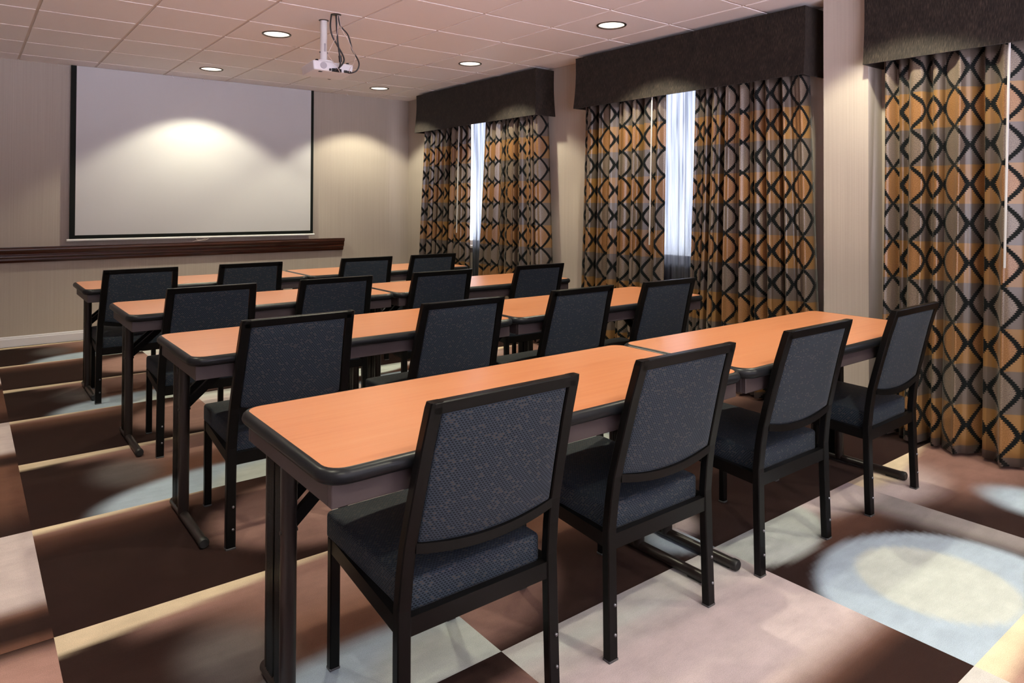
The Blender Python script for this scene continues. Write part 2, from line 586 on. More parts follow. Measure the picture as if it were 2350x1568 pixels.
PW, PH, PX0, PY0 = 1.04, 0.885, -3.81, -4.08
def carpet(i, j, u, v):
    odd = j % 2
    if i == 1:
        if not odd:
            return panel_P(u, v, .118, .70, .38) if j == 0 else panel_P(u, v, .10 if j == 2 else .09, .78, .36)
        return panel_Q(u, v)
    if i == 2:
        if j == -2: return panel_L(u, v * .5 + .5)
        return panel_L(u, v) if odd else panel_QR(u, v)
    if i == 3:
        if j == -2: return panel_P(1 - u * .1, v, 0, 5) * .0 + mx(full(KP, u), full(KC, u), 1 - ss(.05, .13, 1 - v + .08 * u))
        return panel_E(u, v) if odd else mx(panel_D(u, v), full(KL, u) * .9, ell(u, v, -.02, .30, .16, .16, .3))
    if i == 4:
        return panel_F(u, v) if odd else panel_D(u, v)
    if i == 0:
        if odd: return panel_K(u, v)
        return mx(full(KM, u), full(KD, u), 1 - ss(.0, .5, v)) if j != 0 else mx(full(KP, u) * 1.25, full(KD, u), ss(.9, 1.0, v))
    return panel_D(u, v) if (i + j) % 2 else panel_L(u, v)

def build_floor():
    verts, faces, cols = [], [], []
    NU, NV = 44, 38
    for i in range(-1, 6):
        for j in range(-5, 8):
            x0, x1 = PX0 + (i - 1) * PW, PX0 + i * PW
            y0, y1 = PY0 + j * PH, PY0 + (j + 1) * PH
            cx0, cx1 = max(x0, XL), min(x1, XW + .12)
            cy0, cy1 = max(y0, YB), min(y1, YW)
            if cx1 - cx0 < 1e-4 or cy1 - cy0 < 1e-4:
                continue
            xs = np.linspace(cx0, cx1, NU); ys = np.linspace(cy0, cy1, NV)
            X, Y = np.meshgrid(xs, ys)
            C = carpet(i, j, (X - x0) / PW, (Y - y0) / PH)
            b = len(verts)
            verts += [(float(a), float(c), 0.0) for a, c in zip(X.ravel(), Y.ravel())]
            cols.append(np.concatenate([np.clip(C.reshape(-1, 3), 0, 1), np.ones((NU * NV, 1))], 1))
            for r in range(NV - 1):
                for k in range(NU - 1):
                    a = b + r * NU + k
                    faces.append((a, a + 1, a + 1 + NU, a + NU))
    me = bpy.data.meshes.new('floor')
    me.from_pydata(verts, [], faces)
    at = me.color_attributes.new('pattern', 'FLOAT_COLOR', 'POINT')
    at.data.foreach_set('color', np.concatenate(cols).astype(np.float32).ravel())
    me.materials.append(M['carpet'])
    o = bpy.data.objects.new('floor', me)
    COL.objects.link(o)
    tag(o, 'brown, pink and pale blue carpet of large soft-edged panels', None, None, 'structure')
build_floor()

# ---- ceiling: tegular tiles in a tee grid, round holes where the downlights sit
LX = [-3.96, -2.14, -0.32]
LY = [1.48, -0.34, -2.16, -3.98, -5.80, -7.62]
LIGHTS = [(x, y) for y in LY for x in LX if (x, y) != (-3.96, 1.48)]
RC = 0.098
def build_ceiling():
    mb = MB(); tee = MB()
    g, up = 0.010, 0.007
    i0, i1 = math.floor(XL / TILE), math.ceil(XW / TILE)
    j0, j1 = math.floor(YB / TILE), math.ceil(YW / TILE)
    for i in range(i0, i1):
        for j in range(j0, j1):
            x0, x1 = max(i * TILE + g, XL), min((i + 1) * TILE - g, XW)
            y0, y1 = max(j * TILE + g, YB), min((j + 1) * TILE - g, YW)
            if x1 - x0 < .004 or y1 - y0 < .004:
                continue
            z = H
            L = [l for l in LIGHTS if x0 < l[0] < x1 and y0 < l[1] < y1]
            if not L:
                mb.add([(x0, y0, z), (x0, y1, z), (x1, y1, z), (x1, y0, z)], [(0, 1, 2, 3)])
            else:
                lx, ly = L[0]
                n = 40
                inner, outer = [], []
                for k in range(n):
                    a = 2 * PI * (k + .5) / n - PI / 4
                    c, s = math.cos(a), math.sin(a)
                    inner.append((lx + RC * c, ly + RC * s, z))
                    # square boundary point
                    ts = []
                    if c > 1e-9: ts.append((x1 - lx) / c)
                    if c < -1e-9: ts.append((x0 - lx) / c)
                    if s > 1e-9: ts.append((y1 - ly) / s)
                    if s < -1e-9: ts.append((y0 - ly) / s)
                    t = min(ts)
                    outer.append((lx + t * c, ly + t * s, z))
                mb.add(inner + outer, [(k, (k + 1) % n, n + (k + 1) % n, n + k) for k in range(n)])
                corners = [(x1, y0), (x1, y1), (x0, y1), (x0, y0)]
                for q, (a, b) in enumerate(corners):
                    k0 = (q * n // 4 - 1) % n
                    k1 = (k0 + 1) % n
                    mb.add([outer[k0], (a, b, z), outer[k1]], [(0, 1, 2)])
            for (a, b) in (((x0, y0), (x1, y0)), ((x1, y0), (x1, y1)), ((x1, y1), (x0, y1)), ((x0, y1), (x0, y0))):
                mb.add([(*a, z), (*b, z), (*b, z + up), (*a, z + up)], [(0, 1, 2, 3)])
    c = struct('ceiling', mb, M['ceiling'], 'pale acoustic tile ceiling')
    for i in range(i0, i1 + 1):
        x = i * TILE
        box(tee, x - g - .001, x + g + .001, YB, YW, H + up, H + up + .01)
    for j in range(j0, j1 + 1):
        y = j * TILE
        box(tee, XL, XW, y - g - .001, y + g + .001, H + up + .0006, H + up + .0098)
    t = tee.build('trim_1', M['tee'])
    tag(t, 'ceiling tee grid between the acoustic tiles', None, None, 'structure')
    roof = MB()
    box(roof, XL - .1, XW + .22, YB - .1, YW + .1, H + .32, H + .40)
    struct('ceiling_slab', roof, M['ceiling'])
build_ceiling()

# ---- walls
WIN = [(-0.40, 1.22), (-3.05, -1.52), (-5.75, -4.10)]       # window openings (y)
WZ0, WZ1 = 0.86, 2.30
def slab(name, x0, x1, y0, y1, z0=0.0, z1=H + .32, mat='wall', label=None):
    mb = MB(); box(mb, x0, x1, y0, y1, z0, z1)
    return struct(name, mb, M[mat], label)
slab('wall_front', XL - .1, XW + .22, YW, YW + .12, label='striped beige wallpapered wall behind the screen')
slab('wall_left', XL - .12, XL, YB, YW)
BW = (-5.2, -.6, .75, 2.35)                                  # unseen glazed opening added behind the viewer for soft fill: x0, x1, z0, z1
def wall_back():
    mb = MB()
    a, b, c, d = BW
    box(mb, XL - .12, a, YB - .12, YB, 0, H + .32); box(mb, b, XW + .22, YB - .12, YB, 0, H + .32)
    box(mb, a, b, YB - .12, YB, 0, c); box(mb, a, b, YB - .12, YB, d, H + .32)
    struct('wall_back', mb, M['wall'])
    f = MB()
    n = 4
    for k in range(n + 1):
        x = a + (b - a) * k / n
        box(f, max(a, x - .03), min(b, x + .03), YB - .09, YB - .04, c, d)
    box(f, a, b, YB - .09, YB - .04, c, c + .05); box(f, a, b, YB - .09, YB - .04, d - .05, d)
    o = struct('window_4', f, M['white_metal'])  # added window frame, lets fill daylight in from behind the viewer
    g = MB(); box(g, a, b, YB - .068, YB - .064, c, d)
    g.build('pane', M['glass'], o)
wall_back()
def wall_right():
    mb = MB()
    T = .20
    ys = [YB]
    for a, b in sorted(WIN):
        ys += [a, b]
    ys.append(YW)
    for k in range(0, len(ys), 2):
        box(mb, XW, XW + T, ys[k], ys[k + 1], 0, H + .32)
    for a, b in WIN:
        box(mb, XW, XW + T, a, b, 0, WZ0)
        box(mb, XW, XW + T, a, b, WZ1, H + .32)
    struct('wall_right', mb, M['wall'], 'striped beige wallpapered wall with the three curtained windows')
wall_right()
mb = MB(); box(mb, .262, XW, -3.735, -3.455, 0, H + .01)
struct('pillar', mb, M['wall'], 'wallpapered pillar between the second and third curtained windows')

for k, (a, b) in enumerate(WIN):
    f = MB()
    x0, x1 = XW + .10, XW + .15
    w = .05
    box(f, x0, x1, a, b, WZ0, WZ0 + w); box(f, x0, x1, a, b, WZ1 - w, WZ1)
    box(f, x0, x1, a, a + w, WZ0, WZ1); box(f, x0, x1, b - w, b, WZ0, WZ1)
    m_ = (a + b) / 2
    box(f, x0, x1, m_ - .02, m_ + .02, WZ0, WZ1)
    box(f, XW - .02, XW + .10, a - .02, b + .02, WZ0 - .025, WZ0 - .001)
    o = struct('window_%d' % (k + 1), f, M['white_metal'])
    g = MB(); box(g, XW + .122, XW + .126, a + w, b - w, WZ0 + w, WZ1 - w)
    g.build('pane', M['glass'], o)

def baseboard(name, a, b, n):
    """a->b along a wall, n = unit direction into the room"""
    prof = [(0, 0), (.014, 0), (.014, .070), (.010, .078), (.010, .084), (.006, .092), (0, .094)]
    mb = MB()
    rings = [[(p[0] + n[0] * d, p[1] + n[1] * d, z) for d, z in prof] for p in (a, b)]
    loft(mb, rings)
    struct(name, mb, M['baseboard'])
baseboard('baseboard_front', (XL, YW), (XW, YW), (0, -1))
baseboard('baseboard_left', (XL, YB), (XL, YW), (1, 0))
baseboard('baseboard_right', (XW, -3.455), (XW, YW), (-1, 0))

# dark cherry rail under the screen
def rail():
    prof = [(0, .769), (.020, .769), (.024, .776), (.030, .790), (.030, .806), (.040, .814), (.046, .820), (.046, .834),
            (.050, .840), (.050, .846), (.046, .850), (.050, .866), (.062, .880), (.066, .884), (.066, .896), (.062, .904), (.066, .908), (.066, .912), (0, .912)]
    mb = MB()
    loft(mb, [[(x, YW - d, z) for d, z in prof] for x in (XL, -.452)])
    o = struct('trim_2', mb, M['cherry'], 'dark cherry wood rail moulding on the wall under the screen')
rail()

# ================================================================== DOWNLIGHTS
SPOTS = []
LAMP_W = 98.0
def downlight_proto():
    t = thing('recessed_downlight', 'x', 'ceiling light', (0, 0, H), 0, 'recessed ceiling downlights')
    r = MB(); lathe(r, [(RC - .004, .002), (RC - .004, -.004), (RC + .004, -.007), (RC + .010, -.005), (RC + .012, .0)], 0, 0, 40)
    r.build('trim_ring', M['ring'], t)
    c = MB(); lathe(c, [(RC - .003, -.003), (RC - .006, .03), (RC - .018, .075), (RC - .040, .105)], 0, 0, 40)
    c.add([((RC - .038) * math.cos(2 * PI * k / 24), (RC - .038) * math.sin(2 * PI * k / 24), .108) for k in range(24)], [list(range(24))[::-1]])
    c.build('reflector', M['reflector'], t)
    l = MB(); lathe(l, [(.001, .060), (.022, .062), (.036, .072), (.040, .086), (.034, .100)], 0, 0, 24)
    l.build('lamp', M['lamp'], t)
    return t
DL = downlight_proto()
rows_txt = ['closest to the screen wall', 'between the two table rows nearest the screen', 'above the middle table rows', 'above the table row nearest the camera', 'behind the nearest chairs', 'along the back wall']
cols_txt = ['left file', 'middle file', 'right file by the windows']
SPECIAL = {(-2.14, 1.48): 'recessed round downlight in the ceiling directly in front of the screen',
           (-2.14, -.34): 'recessed round downlight just left of the ceiling projector',
           (-.32, 1.48): 'smallest recessed downlight, by the room corner right of the screen',
           (-.32, -.34): 'recessed downlight in front of the first window valance',
           (-.32, -2.16): 'largest recessed downlight with dark ring, in front of the wide valance'}
for n, (x, y) in enumerate(LIGHTS):
    o = DL if n == 0 else copy_tree(DL)
    o.location = (x, y, H)
    r_, c_ = LY.index(y), LX.index(x)
    o['label'] = SPECIAL.get((x, y), 'recessed round ceiling downlight %s, %s' % (cols_txt[c_], rows_txt[r_]))
    L = bpy.data.lights.new('downlight_beam', 'SPOT')
    L.energy = LAMP_W
    L.color = (1.0, 0.96, 0.71)
    L.spot_size = math.radians(111)
    L.spot_blend = 0.30
    L.shadow_soft_size = 0.04
    lo = bpy.data.objects.new('downlight_beam', L)
    lo.location = (x, y, H + .045)
    if x < -3:
        L.energy = LAMP_W * .6
    COL.objects.link(lo)

# ================================================================== SCREEN
def screen():
    t = thing('projection_screen', 'white pull-down projection screen with black borders on the front wall', 'projection screen', (-2.04, YW - .04, .95))
    ox, oy, oz = -2.04, YW - .04, .95
    def b(name, x0, x1, z0, z1, y0, y1, m, bev=0):
        q = MB(); box(q, x0 - ox, x1 - ox, y0, y1, z0 - oz, z1 - oz, bev)
        return q.build(name, M[m], t)
    b('screen_fabric', -3.200, -.870, 1.010, H - .002, -.001, .001, 'screen_white')
    q = MB()
    for x0, x1, z0, z1 in ((-3.247, -3.200, .974, H - .002), (-.870, -.838, .974, H - .002), (-3.200, -.870, .974, 1.010)):
        box(q, x0 - ox, x1 - ox, -.0012, .0012, z0 - oz, z1 - oz)
    q.build('black_border', M['screen_black'], t)
    q = MB()
    tube(q, [(-3.268 - ox, 0, .963 - oz), (-.822 - ox, 0, .963 - oz)], .012, 14)
    bar = q.build('bottom_bar', M['white_metal'], t)
    q = MB()
    pts = [(-2.02, -.014, .957), (-2.03, -.018, .945), (-2.07, -.02, .935), (-2.10, -.02, .938), (-2.115, -.02, .950), (-2.09, -.018, .958), (-2.03, -.016, .958), (-2.0, -.016, .955), (-1.995, -.016, .945), (-2.05, -.02, .930), (-2.12, -.02, .928), (-2.15, -.02, .918)]
    tube(q, spline([(x - ox, y, z - oz) for x, y, z in pts], 6), .0022, 6)
    q.build('pull_cord', M['cable_white'], t)
screen()

# tiny white clips on the ceiling edge above the screen
for k, (x, lab) in enumerate(((-2.36, 'tiny white ceiling clip above the screen, first from left'), (-2.21, 'tiny white ceiling clip above the screen, middle one'),
                              (-2.06, 'tiny white ceiling clip above the screen, third from left'), (-.46, 'small white ceiling hook right of the screen'))):
    q = MB()
    tube(q, spline([(0, 0, 0), (0, -.002, -.018), (.004, -.004, -.026), (.010, -.004, -.022)], 4), .0035, 8)
    o = q.build('ceiling_hook', M['white_metal'], None, (x, YW - .06 if k < 3 else YW - .12, H))
    tag(o, lab, 'hook', 'ceiling hooks at the screen wall')

# ================================================================== PROJECTOR AND CABLES
def projector():
    PXc, PYc = -1.9925, -.97
    t = thing('ceiling_projector', 'white projector hanging upside down from a white ceiling pole', 'projector', (PXc, PYc, 2.235))
    q = MB()
    def w(p):
        x, y, z = p
        k = 1 + (.02 if z > 0 else -.015)
        return (x * k, y * k, z + .046)
    round_box(q, .1475, .11, .034, .011, 4, 4, 1, w)
    tilted = [q.build('body', M['plastic_white'], t)]
    q = MB()
    round_box(q, .10, .075, .006, .005, 2, 2, 1, lambda p: (p[0] - .02, p[1] + .01, p[2] + .086))
    tilted.append(q.build('top_plate', M['white_metal'], t))
    q = MB(); lathe(q, [(.0, .086), (.070, .096), (.072, .102), (.070, .109), (.0, .109)], -.0265, .01, 32)
    q.build('mount_plate', M['white_metal'], t)
    q = MB(); lathe(q, [(.024, .108), (.026, .112), (.026, .165), (.0245, .166), (.0245, H - 2.235)], -.0265, .01, 24)
    pole = q.build('mount_pole', M['white_metal'], t)
    q = MB(); box(q, -.0265 - .007, -.0265 + .007, .01 - .0265, .01 - .020, .175, .235, .004)
    q.build('slot', M['grille'], pole)
    for sx in (-1, 1):
        q = MB(); tube(q, [(-.0265 + sx * .022, .01, .172), (-.0265 + sx * .031, .01, .172)], .005, 8)
        q.build('screw', M['bolt'], pole)
    q = MB(); lathe(q, [(.024, H - 2.235 - .004), (.034, H - 2.235 - .003), (.036, H - 2.235)], -.0265, .01, 24)
    q.build('ceiling_flange', M['ring'], t)
    q = MB(); tube(q, [(-.075, -.1085, .048), (-.075, -.1145, .048)], .024, 24)
    tilted.append(q.build('speaker_grille', M['grille'], t))
    q = MB(); tube(q, [(.07, .108, .045), (.07, .128, .045)], .030, 24)
    ln = q.build('lens', M['cap'], t)
    tilted.append(ln)
    q = MB(); tube(q, [(.07, .1275, .045), (.07, .1295, .045)], .025, 24)
    q.build('lens_glass', M['glass_dark'], ln)
    for x, y in ((-.11, -.08), (.12, -.08), (.12, .08)):
        q = MB(); tube(q, [(x, y, .078), (x, y, .094)], .010, 12)
        tilted.append(q.build('foot', M['cap'], t))
    for x0, x1, z0, z1 in ((-.035, -.021, .014, .030), (-.015, .055, .010, .034), (.075, .100, .012, .030), (.104, .128, .010, .028)):
        q = MB(); box(q, x0, x1, -.121, -.108, z0, z1, .003)
        tilted.append(q.build('connector', M['cap'], t))
    q = MB(); round_box(q, .012, .012, .004, .0038, 1, 1, 1)
    q.build('adjuster_foot', M['tube'], t, (-.085, -.075, .018))
    for o in tilted:
        o.rotation_euler = (-.085, 0, 0)
projector()

def cable(pts, r, mat, label, extra=None):
    q = MB(); tube(q, spline(pts, 8), r, 8)
    o = q.build('cable', M[mat])
    tag(o, label, 'cable', 'cables from ceiling to projector')
    if extra:
        e = MB(); tube(e, extra, .011, 10)
        e.build('ferrite_core', M['cable_black'], o)
cable([(-2.045, -1.158, H + .01), (-2.055, -1.158, 2.56), (-2.040, -1.155, 2.49), (-2.000, -1.150, 2.43), (-1.955, -1.140, 2.37), (-1.940, -1.130, 2.33), (-1.960, -1.115, 2.29), (-1.995, -1.10, 2.262)],
      .0058, 'cable_black', 'thick black cable leftmost at the ceiling hole, swinging to the projector')
cable([(-2.015, -1.160, H + .01), (-2.010, -1.160, 2.57), (-2.000, -1.155, 2.47), (-1.985, -1.145, 2.40), (-1.972, -1.135, 2.345), (-1.965, -1.125, 2.30), (-1.975, -1.10, 2.262)],
      .0060, 'cable_black', 'middle black cable with a thick ferrite core near the projector', [(-1.975, -1.140, 2.362), (-1.967, -1.134, 2.318)])
cable([(-2.000, -1.163, H + .01), (-1.985, -1.163, 2.57), (-1.925, -1.155, 2.515), (-1.895, -1.145, 2.45), (-1.880, -1.140, 2.41), (-1.835, -1.130, 2.355), (-1.820, -1.120, 2.315), (-1.835, -1.11, 2.275), (-1.872, -1.10, 2.256)],
      .0052, 'cable_black', 'black cable looping out furthest right from ceiling to projector')
cable([(-2.005, -1.170, H + .01), (-2.008, -1.172, 2.57), (-2.015, -1.172, 2.49), (-2.055, -1.165, 2.40), (-2.068, -1.155, 2.352), (-2.040, -1.140, 2.325), (-1.985, -1.125, 2.275), (-1.955, -1.10, 2.252)],
      .0020, 'cable_white', 'thin white cable bowing out to the left beside the black cables')
cable([(-1.998, -1.170, H + .01), (-1.975, -1.168, 2.54), (-1.920, -1.160, 2.47), (-1.885, -1.150, 2.41), (-1.860, -1.140, 2.37), (-1.865, -1.125, 2.32), (-1.885, -1.11, 2.285), (-1.885, -1.10, 2.258)],
      .0020, 'cable_white', 'thin white cable running along the outer black loop')
q = MB(); lathe(q, [(.0, -.002), (.028, -.003), (.036, -.001), (.036, .0)], 0, 0, 20)
tag(q.build('cable_hole_grommet', M['ring'], None, (-2.015, -1.162, H)), 'dark grommet around the cable hole in the ceiling tile', 'grommet')

# ================================================================== TABLES
LT, DT, ZT = 1.4945, 0.580, 0.753
def rrect(hx, hy, r, n=7):
    out = []
    for q, (sx, sy) in enumerate(((1, 1), (-1, 1), (-1, -1), (1, -1))):
        for k in range(n):
            a = PI / 2 * (q + k / (n - 1))
            out.append((sx * (hx - r) + r * math.cos(a), sy * (hy - r) + r * math.sin(a)))
    return out
def make_table():
    t = thing('folding_table', 'x', 'table', (0, 0, 0), 0, 'wood topped training tables')
    hx, hy = LT / 2, DT / 2
    q = MB()
    top = rrect(hx, hy, .045); n = len(top)
    rings = [[(x, y, ZT - .026) for x, y in top], [(x, y, ZT) for x, y in top]]
    loft(q, rings)
    q.build('tabletop', M['laminate'], t)['label'] = 'cherry wood laminate top'
    # bullnose edge band
    q = MB()
    rings = []
    zc = ZT - .0185
    for k in range(11):
        a = PI / 2 - PI * k / 10
        off = .019 * math.cos(a) if abs(math.cos(a)) > 1e-6 else 0.0
        z = zc + .0185 * math.sin(a) + .0004
        rings.append([(x, y, z) for x, y in rrect(hx + off, hy + off, .045 + off)])
    rings.append([(x, y, ZT - .037) for x, y in rrect(hx - .03, hy - .03, .03)])
    loft(q, rings[::-1], cap=False, smooth=True)
    q.build('edge_band', M['bumper'], t)['label'] = 'rounded black vinyl edge'
    # apron
    q = MB()
    ax, ay = hx - .008, hy - .010
    for x0, x1, y0, y1 in ((-ax, ax, -ay, -ay + .018), (-ax, ax, ay - .018, ay), (-ax, -ax + .018, -ay + .018, ay - .018), (ax - .018, ax, -ay + .018, ay - .018)):
        box(q, x0, x1, y0, y1, .664, ZT - .034, .002, 1)
    q.build('apron', M['apron'], t)
    q = MB(); box(q, -hx + .02, hx - .02, -hy + .02, hy - .02, ZT - .034, ZT - .027)
    q.build('underside_panel', M['cap'], t)
    for s in (-1, 1):
        lx = s * (hx - .062)
        yb = hy
        # fluted upright between two tubes
        q = MB()
        prof = []
        y0, y1 = yb - .158, yb - .042
        nfl = 13
        for k in range(nfl * 4 + 1):
            y = y0 + (y1 - y0) * k / (nfl * 4)
            d = .009 + (.0035 if (k % 4) in (1, 2) else 0.0)
            if .46 < k / (nfl * 4) < .54: d = .005
            prof.append((d, y))
        ring = [(lx - d, y) for d, y in prof] + [(lx + d, y) for d, y in prof[::-1]]
        loft(q, [[(x, y, .03) for x, y in ring], [(x, y, .668) for x, y in ring]])
        leg = q.build('leg', M['flute'], t)
        for yy, rr in ((yb - .176, .0215), (yb - .034, .012)):
            q = MB(); tube(q, [(lx, yy, .02), (lx, yy, .668)], rr, 20)
            q.build('leg_tube', M['tube'], leg)
        q = MB(); tube(q, [(lx, yb - .002, .022), (lx, yb - .01, .022), (lx, -hy + .095, .022)], [.014, .018, .018], 16)
        q.build('foot', M['tube'], leg)
        q = MB(); tube(q, [(lx, -hy + .097, .022), (lx, -hy + .080, .022), (lx, -hy + .076, .022)], [.0198, .0198, .016], 18)
        q.build('end_cap', M['cap'], leg)
        q = MB(); box(q, lx - .010, lx + .010, -hy + .11, -hy + .17, 0, .012, .002, 1)
        box(q, lx - .010, lx + .010, yb - .06, yb - .01, 0, .012, .002, 1)
        q.build('glide', M['cap'], leg)
        for yy in (yb - .165, yb - .075):
            q = MB()
            a = Vector((lx - s * .012, yy, .475)); b = Vector((lx - s * .235, yy, .672))
            d = (b - a).normalized(); nrm = d.cross(Vector((0, 1, 0)))
            rings = []
            for p in (a - d * .02, b):
                rings.append([tuple(p + nrm * .016 * u + Vector((0, 1, 0)) * .009 * w) for u, w in ((-1, -1), (1, -1), (1, 1), (-1, 1))])
            loft(q, rings)
            q.build('brace', M['frame'], t)
        q = MB(); tube(q, [(lx - .0235, yb - .176, .46), (lx + .0235, yb - .176, .46)], .006, 8)
        q.build('bolt', M['tube'], leg)
    return t
TB = make_table()
ROWS = [(-4.320, -3.416), (-2.975, -3.363), (-1.742, -3.366), (-.400, -3.401)]
row_txt = ['row nearest the camera', 'second row from the camera', 'third row from the camera', 'row closest to the screen']
for r, (fy, x0) in enumerate(ROWS):
    for s in range(2):
        o = TB if (r, s) == (0, 0) else copy_tree(TB)
        x = x0 + LT / 2 + s * (LT + .040)
        o.location = (x, fy + DT / 2, 0)
        o['label'] = 'wood-topped black-edged folding table, %s end of the %s' % ('left' if s == 0 else 'right', row_txt[r])

# ================================================================== CHAIRS
HWZ = [(0, .2495), (.36, .2455), (.465, .243), (.56, .2400), (.886, .2260)]
DYZ = [(0, 0), (.24, .007), (.38, .010), (.465, .002), (.535, -.008), (.577, -.018), (.64, -.033), (.774, -.067), (.886, -.100)]
def interp(tab, z):
    for (a, b), (c, d) in zip(tab, tab[1:]):
        if z <= c:
            return b + (d - b) * (z - a) / (c - a)
    return tab[-1][1]
def make_chair():
    t = thing('banquet_chair', 'x', 'chair', (0, 0, 0), 0, 'navy upholstered banquet chairs')
    PWd, PD = .036, .0275
    for s in (-1, 1):
        q = MB()
        rings = []
        zs = [.004, .12, .24, .32, .38, .42, .465, .50, .535, .577, .61, .64, .70, .774, .83, .872, .886]
        for z in zs:
            cx = s * (interp(HWZ, z) - PWd / 2)
            cy = interp(DYZ, z) + PD / 2
            k = 1.0 if z < .88 else .93
            rings.append(rect_ring(cx, cy, z, PWd / 2 * k, PD / 2 * k, .003))
        loft(q, rings)
        leg = q.build('rear_leg', M['frame'], t)
        q = MB(); round_box(q, PWd / 2 + .0006, PD / 2 + .0006, .0035, .0015, 1, 1, 1, nr=1)
        q.build('glide', M['glide'], leg, (s * (.2495 - PWd / 2), PD / 2, .0035))
        for z in (.075, .16):
            q = MB()
            cx = s * (interp(HWZ, z) - PWd / 2) + .006
            y = interp(DYZ, z)
            tube(q, [(cx, y + .001, z), (cx, y - .0025, z), (cx, y - .0045, z)], [.0050, .0050, .0030], 12)
            q.build('bolt', M['bolt'], leg)
        # front leg
        q = MB()
        fx = s * (.212 - .015)
        loft(q, [rect_ring(fx, .4725, .004, .015, .0125), rect_ring(fx, .4725, .372, .015, .0125)])
        fl = q.build('front_leg', M['frame'], t)
        q = MB(); round_box(q, .0157, .0132, .0035, .0015, 1, 1, 1, nr=1)
        q.build('glide', M['glide'], fl, (fx, .4725, .0035))
    # top rail
    q = MB()
    zt = .886
    w = .2260
    rings = []
    for x in (-w + .012, w - .012):
        ring = []
        for dy, dz in ((0, -.030), (PD, -.030), (PD + .0, -.003), (PD - .003, 0), (.003, 0), (0, -.003)):
            z = zt + dz
            ring.append((x, interp(DYZ, z) + dy, z))
        rings.append(ring)
    loft(q, rings)
    q.build('top_rail', M['frame'], t)
    # lower back rail, bowed down
    q = MB()
    rings = []
    n = 14
    for k in range(n + 1):
        a = -1 + 2 * k / n
        hw = .241 - PWd + .004
        zc = .528 - .024 * (1 - a * a)
        y = -.009 - .008 * (1 - a * a)
        x = a * hw
        rings.append([(x, y, zc - .012), (x, y + .022, zc - .012), (x, y + .022, zc + .012), (x, y, zc + .012)])
    loft(q, rings)
    q.build('back_rail', M['frame'], t)
    # upholstered back panel
    q = MB()
    def bw(p):
        a, yy, b = p[0] / .2, p[1], (p[2] + .165) / .33
        zlo = .540 - .024 * (1 - min(1, a * a)) - .003
        z = zlo + (.859 - zlo) * b
        hw = interp(HWZ, z) - PWd - .0015
        x = a * hw
        puff = .010 * (1 - a ** 4) * (1 - (2 * b - 1) ** 4)
        y = interp(DYZ, z) + .013 + (yy * 1.0 + (puff if yy > 0 else -puff * .35)) - .005 * (1 - a * a) * (1 - b)
        return (x, y, z)
    round_box(q, .2, .0105, .165, .008, 10, 1, 12, bw)
    q.build('back_panel', M['chair_fabric'], t)['label'] = 'navy honeycomb fabric back panel'
    # seat frame rails
    q = MB()
    def bar(p, r, w_, h):
        p, r = Vector(p), Vector(r)
        d = (r - p).normalized(); sd = Vector((0, 0, 1)).cross(d).normalized()
        loft(q, [[tuple(e + sd * u * w_ + Vector((0, 0, 1)) * v * h) for u, v in ((-1, -1), (1, -1), (1, 1), (-1, 1))] for e in (p, r)])
    bar((-.212, .024, .338), (.212, .024, .338), .011, .0225)
    bar((-.185, .4705, .352), (.185, .4705, .352), .0105, .020)
    for s in (-1, 1):
        bar((s * .2285, .020, .340), (s * .199, .462, .353), .011, .0205)
    q.build('seat_frame', M['frame'], t)
    q = MB(); box(q, -.185, .185, .452, .464, .306, .320, .002, 1)
    q.build('stretcher', M['frame'], t)
    # cushion
    q = MB()
    def cw(p):
        x, y, z = p
        k = (1 - min(1, (x / .21) ** 2)) * (1 - min(1, (y / .23) ** 2))
        b = (y + .23) / .46
        lo, hi = .347 + .018 * b, .428 + .014 * b + .014 * k
        f = (z + .04) / .08
        return (x, y + .272, lo + (hi - lo) * f)
    round_box(q, .211, .229, .04, .014, 8, 8, 2, cw, nr=4)
    q.build('seat_cushion', M['chair_fabric'], t)['label'] = 'navy honeycomb fabric seat cushion'
    return t
CH = make_chair()
CHAIRS = [
    [(-2.998, -4.319, 0), (-2.310, -4.319, 0), (-1.547, -4.319, 0), (-.737, -4.322, .018)],
    [(-2.990, -2.966, -.005), (-2.220, -2.982, 0), (-1.454, -2.968, .02), (-.775, -2.990, 0)],
    [(-2.990, -1.742, 0), (-2.288, -1.742, -.01), (-1.548, -1.742, 0), (-.711, -1.742, 0)],
    [(-3.098, -.430, .02), (-2.364, -.412, -.01), (-1.430, -.402, 0), (-.795, -.402, 0)],
]
pos_txt = ['first', 'second', 'third', 'fourth']
chair_row = ['the row nearest the camera', 'the second row from the camera', 'the third row from the camera', 'the row closest to the screen']
for r in range(4):
    for k, (x, y, rz) in enumerate(CHAIRS[r]):
        o = CH if (r, k) == (0, 0) else copy_tree(CH)
        o.location = (x, y, 0)
        o.rotation_euler = (0, 0, rz)
        o['label'] = 'navy banquet chair, %s from left, in %s' % (pos_txt[k], chair_row[r])

